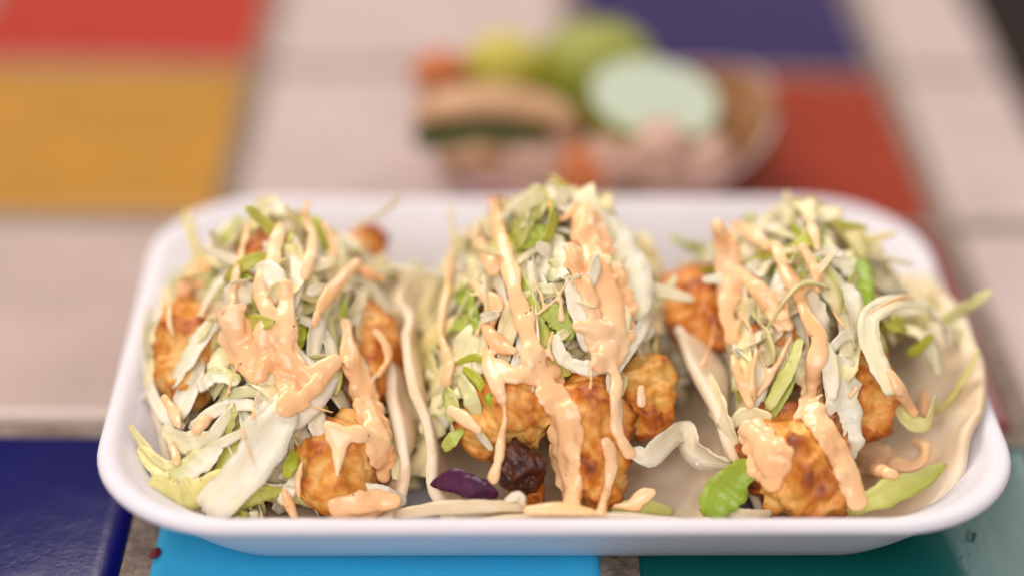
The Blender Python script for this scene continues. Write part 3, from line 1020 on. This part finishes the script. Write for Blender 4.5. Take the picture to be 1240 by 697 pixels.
SAUCE = {
    0: [
        ([(300, 272), (292, 310), (284, 345), (281, 370)], [9, 13, 12, 9]),
        ([(338, 275), (332, 305), (330, 335)], [14, 24, 16]),
        ([(373, 243), (370, 262), (378, 292), (370, 335)], [9, 14, 17, 15]),
        ([(392, 272), (404, 300), (400, 325)], [10, 13, 9]),
        ([(283, 385), (288, 410), (302, 432), (310, 450)], [34, 48, 44, 30]),
        ([(314, 328), (318, 360), (330, 388), (334, 410)], [14, 22, 24, 22]),
        ([(432, 318), (412, 338), (394, 362), (380, 392)], [15, 16, 18, 12]),
        ([(432, 322), (448, 332), (462, 338)], [14, 18, 12]),
        ([(346, 345), (346, 385), (348, 425), (352, 462), (350, 490)], [18, 26, 34, 34, 24]),
        ([(417, 392), (424, 430), (438, 470), (452, 510), (460, 545), (464, 575)], [20, 26, 32, 38, 34, 22]),
        ([(455, 402), (467, 420), (468, 438), (458, 455)], [12, 14, 12, 9]),
        ([(405, 438), (380, 458), (362, 478), (345, 492)], [20, 30, 34, 26]),
        ([(398, 515), (410, 530), (410, 560), (409, 575)], [16, 24, 14, 8]),
        ([(400, 530), (430, 525), (455, 530)], [16, 24, 20]),
        ([(203, 362), (206, 390), (210, 405)], [9, 12, 8]),
        ([(222, 352), (240, 330), (252, 322)], [20, 30, 18]),
        ([(200, 482), (210, 500), (218, 515)], [12, 17, 10]),
        ([(238, 520), (247, 510), (256, 506)], [14, 17, 8]),
        ([(262, 384), (275, 375), (295, 372)], [10, 14, 12]),
        ([(410, 614), (440, 612), (478, 606)], [26, 38, 20]),
        ([(344, 595), (350, 610), (356, 625)], [10, 15, 12]),
        ([(205, 535), (212, 550), (214, 560)], [10, 16, 10]),
        ([(362, 600), (362, 580), (366, 560)], [8, 12, 8]),
        ([(320, 400), (322, 425), (316, 448)], [30, 36, 20]),
    ],
    1: [
        ([(597, 243), (601, 262), (610, 300), (622, 345), (633, 385), (642, 415), (648, 440)], [14, 18, 22, 23, 24, 24, 34]),
        ([(648, 440), (660, 460), (670, 480), (682, 494)], [36, 38, 36, 30]),
        ([(575, 284), (586, 302), (598, 326)], [15, 18, 21]),
        ([(712, 252), (712, 285), (722, 330), (738, 375), (738, 415), (728, 440)], [18, 50, 72, 72, 56, 26]),
        ([(688, 300), (702, 330), (716, 365)], [14, 22, 26]),
        ([(664, 246), (670, 262), (682, 266), (692, 256), (700, 248)], [9, 11, 12, 12, 14]),
        ([(546, 308), (541, 350), (534, 395), (540, 425), (545, 445), (540, 462)], [10, 14, 13, 15, 18, 14]),
        ([(573, 342), (590, 360), (602, 372), (592, 398), (606, 418), (622, 425)], [12, 20, 24, 20, 22, 12]),
        ([(592, 420), (592, 445), (602, 465), (608, 482)], [18, 20, 24, 18]),
        ([(598, 440), (620, 455), (645, 448)], [18, 24, 28]),
        ([(622, 455), (650, 455), (672, 450)], [20, 26, 20]),
        ([(736, 425), (745, 460), (744, 500), (748, 525), (762, 548)], [14, 15, 16, 17, 18]),
        ([(548, 497), (562, 506), (580, 520)], [17, 21, 14]),
        ([(684, 498), (686, 530), (684, 560), (692, 590), (694, 618)], [38, 44, 36, 28, 24]),
        ([(733, 535), (740, 555), (736, 585), (728, 620)], [16, 19, 14, 13]),
        ([(612, 490), (610, 520), (606, 548), (598, 580)], [8, 10, 14, 16]),
        ([(762, 612), (778, 600), (790, 596)], [12, 20, 15]),
        ([(776, 470), (776, 488)], [11, 14]),
        ([(745, 612), (770, 612)], [10, 14]),
        ([(700, 395), (730, 400), (752, 402)], [20, 24, 14]),
        ([(640, 618), (680, 616), (715, 620)], [14, 20, 12]),
    ],
    2: [
        ([(868, 272), (880, 300), (884, 340), (880, 375), (886, 410)], [18, 34, 32, 24, 18]),
        ([(886, 325), (918, 350), (940, 378), (956, 396)], [20, 22, 20, 14]),
        ([(938, 298), (956, 335), (970, 365), (984, 398)], [16, 20, 18, 18]),
        ([(972, 300), (988, 330), (990, 352)], [14, 15, 10]),
        ([(890, 272), (910, 282), (930, 300)], [14, 20, 14]),
        ([(975, 262), (985, 280), (990, 300)], [10, 16, 12]),
        ([(978, 385), (992, 412), (986, 455), (984, 495), (1004, 530), (1024, 568), (1036, 605)], [18, 24, 26, 32, 30, 28, 26]),
        ([(888, 432), (896, 460), (908, 490)], [10, 16, 13]),
        ([(958, 408), (936, 450), (918, 478)], [8, 12, 9]),
        ([(915, 425), (910, 455), (912, 485)], [8, 13, 10]),
        ([(905, 518), (922, 535), (932, 560), (934, 582)], [24, 52, 54, 26]),
        ([(1052, 380), (1085, 362), (1118, 362)], [5, 8, 5]),
        ([(1078, 450), (1092, 478), (1108, 500)], [12, 20, 14]),
        ([(1120, 475), (1118, 500)], [10, 14]),
        ([(1045, 548), (1072, 556), (1100, 565), (1118, 555), (1120, 540), (1106, 533)], [30, 32, 20, 15, 15, 10]),
        ([(1040, 570), (1060, 568), (1085, 575)], [14, 22, 14]),
        ([(1030, 480), (1036, 470)], [8, 9]),
        ([(905, 345), (925, 372), (945, 400)], [8, 10, 9]),
    ],
}


def build_sauce(i, paths):
    V, Fc = [], []
    rr = random.Random(900 + i)
    for pi, (path, ws) in enumerate(paths):
        L = sum(math.hypot(b[0] - a[0], b[1] - a[1]) for a, b in zip(path, path[1:]))
        n = max(5, int(L / 2.6))
        C = catmull([(*p, w) for p, w in zip(path, ws)], n)
        D = [surf(c[0], c[1]) for c in C]
        NR = [d[1] if d else Vector((0, -0.6, 0.8)) for d in D]
        D = [d[0] if d else None for d in D]
        ok = [d for d in D if d]
        if not ok:
            continue
        med = sorted(ok)[len(ok) // 2]
        D = np.array([d if d else med for d in D])
        # the sauce bridges small gaps: closest surface nearby, then evened out
        k = max(4, int(max(ws) / 5))
        E = np.array([np.min(D[max(0, a - 3):a + 4]) for a in range(n)])
        pad = np.r_[[E[0]] * k, E, [E[-1]] * k]
        ker = np.hanning(2 * k + 3)[1:-1]
        ker /= ker.sum()
        E = np.convolve(pad, ker, 'valid')

        NS = []
        for a in range(n):
            v = Vector()
            for q in range(max(0, a - 2 * k), min(n, a + 2 * k + 1)):
                v += NR[q]
            NS.append((v.normalized() + mound_normal(*(CAM + ray_dir(C[a, 0], C[a, 1]) * float(E[a])).xy) * 0.5).normalized())

        def dab(p, r, flat, nm):
            p = p + nm * r * flat * 0.28
            p.z = max(p.z, tray_z(p.x, p.y) + 0.0012)
            rot = nm.to_track_quat('Z', 'Y').to_matrix()
            o = len(V)
            V.extend([p + rot @ Vector((v.x * r, v.y * r, v.z * r * flat)) for v in ICO_V])
            Fc.extend([tuple(o + q for q in f) for f in ICO_F])
        for a in range(n):
            d = ray_dir(C[a, 0] + 2.2 * noise.noise((a * 0.13, pi * 7.7, 5)), C[a, 1])
            w = C[a, 2] * 0.98
            r = w * 0.5 * MPP * (0.95 + 0.30 * noise.noise((a * 0.16, pi * 3.3, i)) + 0.12 * noise.noise((a * 0.5, pi * 5.3, i)))
            if w <= 26:
                dab(CAM + d * float(E[a]), r, min(0.58, 0.0007 / r + 0.12), NS[a])
            else:
                # a broad run is a film that follows what it lies on
                dab(CAM + d * float(E[a]), r * 0.55, 0.4, NS[a])
                for _ in range(11):
                    an, rad = rr.uniform(0, math.tau), math.sqrt(rr.random()) * (r / MPP - 4)
                    qx, qy = C[a, 0] + rad * math.cos(an), C[a, 1] + rad * math.sin(an)
                    h = surf(qx, qy)
                    if h is None:
                        continue
                    t = min(h[0], float(E[a]) + 0.004)
                    if t < E[a] - 0.008:
                        continue
                    dab(CAM + ray_dir(qx, qy) * t, rr.uniform(0.0012, 0.0018), 0.42, (h[1] + NS[a]).normalized())
    me = mesh_from('raw', V, Fc, False)
    tmp = bpy.data.objects.new('tmp', me)
    COL.objects.link(tmp)
    rm = tmp.modifiers.new('r', 'REMESH')
    rm.mode = 'VOXEL'
    rm.voxel_size = 0.00036
    sm = tmp.modifiers.new('s', 'SMOOTH')
    sm.factor = 0.5
    sm.iterations = 14
    dg = bpy.context.evaluated_depsgraph_get()
    out = bpy.data.meshes.new_from_object(tmp.evaluated_get(dg))
    bpy.data.objects.remove(tmp)
    out.name = 'sauce'
    return link('sauce', out, M_SAUCE, ROOTS[i])


# thin runs that trail off between the shreds
for i, (x0, x1, y0, y1) in enumerate(((225, 450, 285, 520), (545, 745, 280, 440), (845, 1010, 300, 480))):
    rr = random.Random(60 + i)
    for _ in range(11):
        x, y = rr.uniform(x0, x1), rr.uniform(y0, y1)
        w = rr.uniform(4, 9)
        L = rr.uniform(25, 70)
        a = rr.gauss(0.1, 0.5)
        SAUCE[i].append(([(x, y), (x + L * .5 * math.sin(a) + rr.gauss(0, 4), y + L * .5 * math.cos(a)), (x + L * math.sin(a), y + L * math.cos(a))], [w * .7, w, w * 1.2]))

for i, paths in SAUCE.items():
    build_sauce(i, paths)

# stray ends that stick out of the heaps
for i in range(3):
    rr = random.Random(2300 + i)
    t = TACOS[i]
    for k in range(18):
        x = t['cx'] + rr.uniform(-0.6, 0.6) * t['ax']
        y = t['cy'] + rr.uniform(-0.35, 0.30) * t['ay']
        p = Vector((x, y, mound1(i, x, y) - 0.003))
        d = (mound_normal(x, y) * rr.uniform(0.25, 0.9) + Vector((rr.gauss(0, 0.8), rr.gauss(0, 0.5), rr.uniform(-0.1, 0.4)))).normalized()
        L = rr.uniform(0.008, 0.017)
        c = Vector((rr.gauss(0, 1), rr.gauss(0, 1), rr.uniform(-1.5, 0.3))) * L * 0.25
        pts = [p, p + d * L * 0.35 + c * 0.2, p + d * L * 0.7 + c * 0.6, p + d * L + c]
        w = rr.uniform(0.0018, 0.0042)
        shred_from_pts(i, pts, [w, w * 1.2, w, w * 0.6], rr.uniform(-1, 1), rr.uniform(-1, 1), pick(rr, 0.15, 0.3), seed=k + 177 * i, n=12, thick=0.0005, curl=rr.uniform(0.1, 0.8), solid=False)

# a few shreds fell on after the sauce
for i in range(3):
    rr = random.Random(1700 + i)
    for k in range(10):
        pts, ws = random_shred(rr, i, rr.uniform(0.0022, 0.0040), 0.010, 0.024, 0.0022, 0.0048)
        shred_from_pts(i, pts, ws, rr.gauss(0, 0.6), rr.gauss(0, 1.2), pick(rr, 0.12, 0.3), seed=k + 77 * i, n=14, thick=0.0005, curl=rr.uniform(0.1, 0.8), solid=False)

# ------------------------------------------------------------------ the paper basket behind, with its garnish
BC = Vector((0.003, 0.137))
BHW, BHD = 0.0545, 0.042


def basket():
    prof = [(0.70, 0.0012), (0.72, 0.001), (0.86, 0.016), (1.0, 0.0345), (0.985, 0.035), (0.84, 0.0165), (0.70, 0.0026)]
    n = 64
    root = thing('paper_basket', 'red and white checked paper basket of garnishes on the tiles', 'basket', (BC.x, BC.y, 0))
    out = []
    for name, rng, mat in (('outer_wall', range(0, 5), mat_check()), ('inner_liner', range(4, 7), mat_plain('kraft_liner', srgb(150, 104, 50), 0.6))):
        verts, faces, uv = [], [], []
        pr = [prof[k] for k in rng]
        for s, z in pr:
            for k in range(n):
                a = k / n * math.tau
                c, sn = math.cos(a), math.sin(a)
                e = 0.72
                x = math.copysign(abs(c) ** e, c) * BHW * s
                y = math.copysign(abs(sn) ** e, sn) * BHD * s
                zz = z * ((0.56 if sn > 0 else 0.46) + (0.30 if sn > 0 else 0.40) * abs(c) ** 2.5) if z > 0.005 else z
                verts.append((BC.x + x, BC.y + y, zz + 0.0004))
        for r in range(len(pr) - 1):
            for k in range(n):
                faces.append((r * n + k, r * n + (k + 1) % n, (r + 1) * n + (k + 1) % n, (r + 1) * n + k))
        if name == 'inner_liner':
            faces.append(tuple(range((len(pr) - 1) * n, len(pr) * n)))
        else:
            faces.append(tuple(reversed(range(n))))
        me = mesh_from(name, verts, faces)
        ul = me.uv_layers.new(name='UVMap')
        for p in me.polygons:
            for li in p.loop_indices:
                v = me.loops[li].vertex_index
                ul.data[li].uv = ((v % n) / n * 3.0, (v // n) * 0.14)
        link(name, me, mat, root)
    # folded paper rim
    verts, faces = [], []
    for k in range(n):
        a = k / n * math.tau
        c, sn = math.cos(a), math.sin(a)
        ex = lambda v: math.copysign(abs(v) ** 0.72, v)
        zz = 0.0348 * ((0.56 if sn > 0 else 0.46) + (0.30 if sn > 0 else 0.40) * abs(c) ** 2.5) + 0.0008
        for j in range(6):
            t = j / 6 * math.tau
            r = 0.0009
            verts.append((BC.x + ex(c) * (BHW + r * math.cos(t)), BC.y + ex(sn) * (BHD + r * math.cos(t)), zz + r * math.sin(t)))
    for k in range(n):
        for j in range(6):
            faces.append((k * 6 + j, ((k + 1) % n) * 6 + j, ((k + 1) % n) * 6 + (j + 1) % 6, k * 6 + (j + 1) % 6))
    link('rim', mesh_from('rim', verts, faces), mat_plain('paper_rim', srgb(188, 158, 158), 0.6), root)
    return root


basket()


def blob(name, label, cat, loc, scale, rot, mat, lump=0.12, seed=0, cut=None, cutmat=None, group=None):
    bm = bmesh.new()
    bmesh.ops.create_icosphere(bm, subdivisions=4, radius=1)
    for v in bm.verts:
        v.co *= 1 + lump * noise.noise(v.co * 1.6 + Vector((seed, 0, 0))) + lump * 0.4 * noise.noise(v.co * 5 + Vector((seed, 0, 0)))
    if cut is not None:
        g = bmesh.ops.bisect_plane(bm, geom=bm.verts[:] + bm.edges[:] + bm.faces[:], plane_co=(0, 0, cut), plane_no=(0, 0, 1), clear_outer=True)
        ed = [e for e in g['geom_cut'] if isinstance(e, bmesh.types.BMEdge)]
        fc = bmesh.ops.contextual_create(bm, geom=ed)['faces']
        for f in fc:
            f.material_index = 1
    me = bpy.data.meshes.new(name)
    bm.to_mesh(me)
    me.materials.append(mat)
    if cutmat:
        me.materials.append(cutmat)
    o = link(name, me)
    if cut is not None:
        for p in me.polygons:
            if p.material_index == 1:
                p.use_smooth = False
    o.location = loc
    o.scale = scale
    o.rotation_euler = rot
    tag(o, label, cat, group)
    return o


M_LIME = mat_plain('lime_rind', srgb(140, 146, 44), 0.35, 0.25, 60)
M_LIMEC = mat_plain('lime_flesh', srgb(176, 188, 166), 0.3, 0.2, 120, 0.3)
M_LEM = mat_plain('pale_lime_rind', srgb(196, 184, 70), 0.4, 0.2, 60)
M_CAR = mat_plain('carrot', srgb(200, 112, 58), 0.45, 0.2, 60)
M_ONI = mat_plain('pickled_radish', srgb(196, 158, 140), 0.35, 0.3, 70, 0.3)
M_RIND = mat_plain('dark_rind', srgb(70, 80, 26), 0.4, 0.3, 60)
M_FLESH = mat_plain('tan_flesh', srgb(186, 144, 104), 0.5, 0.2, 60)
M_CHIP = mat_plain('golden_chip', srgb(140, 92, 44), 0.5, 0.3, 60)

blob('lime', 'round green lime at the back of the basket', 'lime', at_y(722, 96, 0.158), (0.0215, 0.0185, 0.0195), (0.3, 0.2, 0), M_LIME, 0.05, 3)
blob('lime_half', 'pale lime half with cut face turned up, beside green lime', 'lime', at_y(792, 126, 0.127), (0.020, 0.019, 0.018), (math.radians(13), math.radians(7), 0), M_LIME, 0.04, 5, 0.15, M_LIMEC)
blob('lime', 'small yellow green lime between orange carrot chunk and larger green lime', 'lime', at_y(612, 80, 0.155), (0.013, 0.011, 0.011), (0.5, 0.2, 0.4), M_LEM, 0.08, 9)
blob('carrot_chunk', 'small orange carrot chunk at the end of the basket', 'carrot', at_y(532, 92, 0.150), (0.009, 0.008, 0.009), (0.2, 0.4, 0), M_CAR, 0.15, 12)
blob('radish_piece', 'pinkish white radish piece below tan slice', 'radish', at_y(655, 196, 0.112), (0.017, 0.012, 0.010), (0.2, 0.1, 0.2), M_ONI, 0.2, 15)
blob('radish_piece', 'pinkish white radish piece below pale lime half', 'radish', at_y(800, 196, 0.112), (0.014, 0.012, 0.012), (0.1, 0.4, 0.2), M_ONI, 0.25, 19)
blob('tan_fritter', 'browned fritter piece lying under the dark rinded slice', 'fritter', at_y(590, 190, 0.115), (0.018, 0.012, 0.009), (0.1, 0.4, 0.2), M_FLESH, 0.25, 21)
blob('golden_chip', 'golden brown curled chip against basket wall', 'chip', at_y(895, 165, 0.133), (0.008, 0.018, 0.017), (0.0, 0.5, 0.2), M_CHIP, 0.15, 23)

blob('carrot_chunk', 'pale orange carrot bit between the two radish pieces', 'carrot', at_y(705, 205, 0.108), (0.01, 0.009, 0.007), (0.2, 0.3, 0.0), M_CAR, 0.25, 40)

blob('onion_piece', 'pinkish white onion piece between the two radish pieces', 'onion', at_y(745, 198, 0.113), (0.013, 0.01, 0.009), (0.2, 0.3, 0.7), M_ONI, 0.25, 41)

blob('onion_piece', 'pinkish onion piece beside golden brown chip', 'onion', at_y(850, 200, 0.113), (0.011, 0.01, 0.01), (0.2, 0.3, 1.4), M_ONI, 0.25, 42)

blob('carrot_chunk', 'orange carrot bit right under the pale lime half', 'carrot', at_y(772, 180, 0.118), (0.01, 0.008, 0.008), (0.2, 0.3, 2.1), M_CAR, 0.25, 43)


def squash_slice():
    root = thing('squash_slice', 'arched tan vegetable slice with dark green rind in basket', 'vegetable', at_y(600, 160, 0.118))
    P = catmull([at_y(a, b, 0.118)[:] for a, b in ((500, 140), (540, 126), (600, 122), (660, 132), (706, 152))], 22)
    for name, mat, dz, wy in (('flesh', M_FLESH, 0.0, 0.018), ('rind', M_RIND, -0.0075, 0.0230)):
        verts, faces = [], []
        hz = 0.0042 if name == 'flesh' else 0.0046
        for a, p in enumerate(P):
            e = math.sqrt(max(0.05, 1 - (a / 10.5 - 1) ** 4))
            for k in range(12):
                an = k / 12 * math.tau
                verts.append((p[0], p[1] + math.cos(an) * wy * 0.5 * e, p[2] + dz + math.sin(an) * hz * e))
        for a in range(21):
            for k in range(12):
                faces.append((a * 12 + k, a * 12 + (k + 1) % 12, a * 12 + 12 + (k + 1) % 12, a * 12 + 12 + k))
        faces.append(tuple(range(12)))
        faces.append(tuple(reversed(range(21 * 12, 22 * 12))))
        link(name, mesh_from(name, verts, faces), mat, root)


squash_slice()


# ------------------------------------------------------------------ small things on the tiles
M_BEAD = bpy.data.materials.new('water')
M_BEAD.use_nodes = True
_b = M_BEAD.node_tree.nodes['Principled BSDF']
_b.inputs['Transmission Weight'].default_value = 1.0
_b.inputs['Roughness'].default_value = 0.02
_b.inputs['IOR'].default_value = 1.33
blob('water_droplet', 'tiny clear water droplet on the teal tile beside tray', 'droplet', at_z(1177, 645, 0.0004), (0.0012, 0.0012, 0.0009), (0, 0, 0), M_BEAD, 0.06, 2)
blob('chili_flake', 'tiny dark red flake at the edge of the cyan tile', 'crumb', at_z(188, 669, 0.0006), (0.0011, 0.0020, 0.0007), (0, 0, -0.3), mat_plain('chili', srgb(120, 30, 34), 0.4), 0.2, 4)
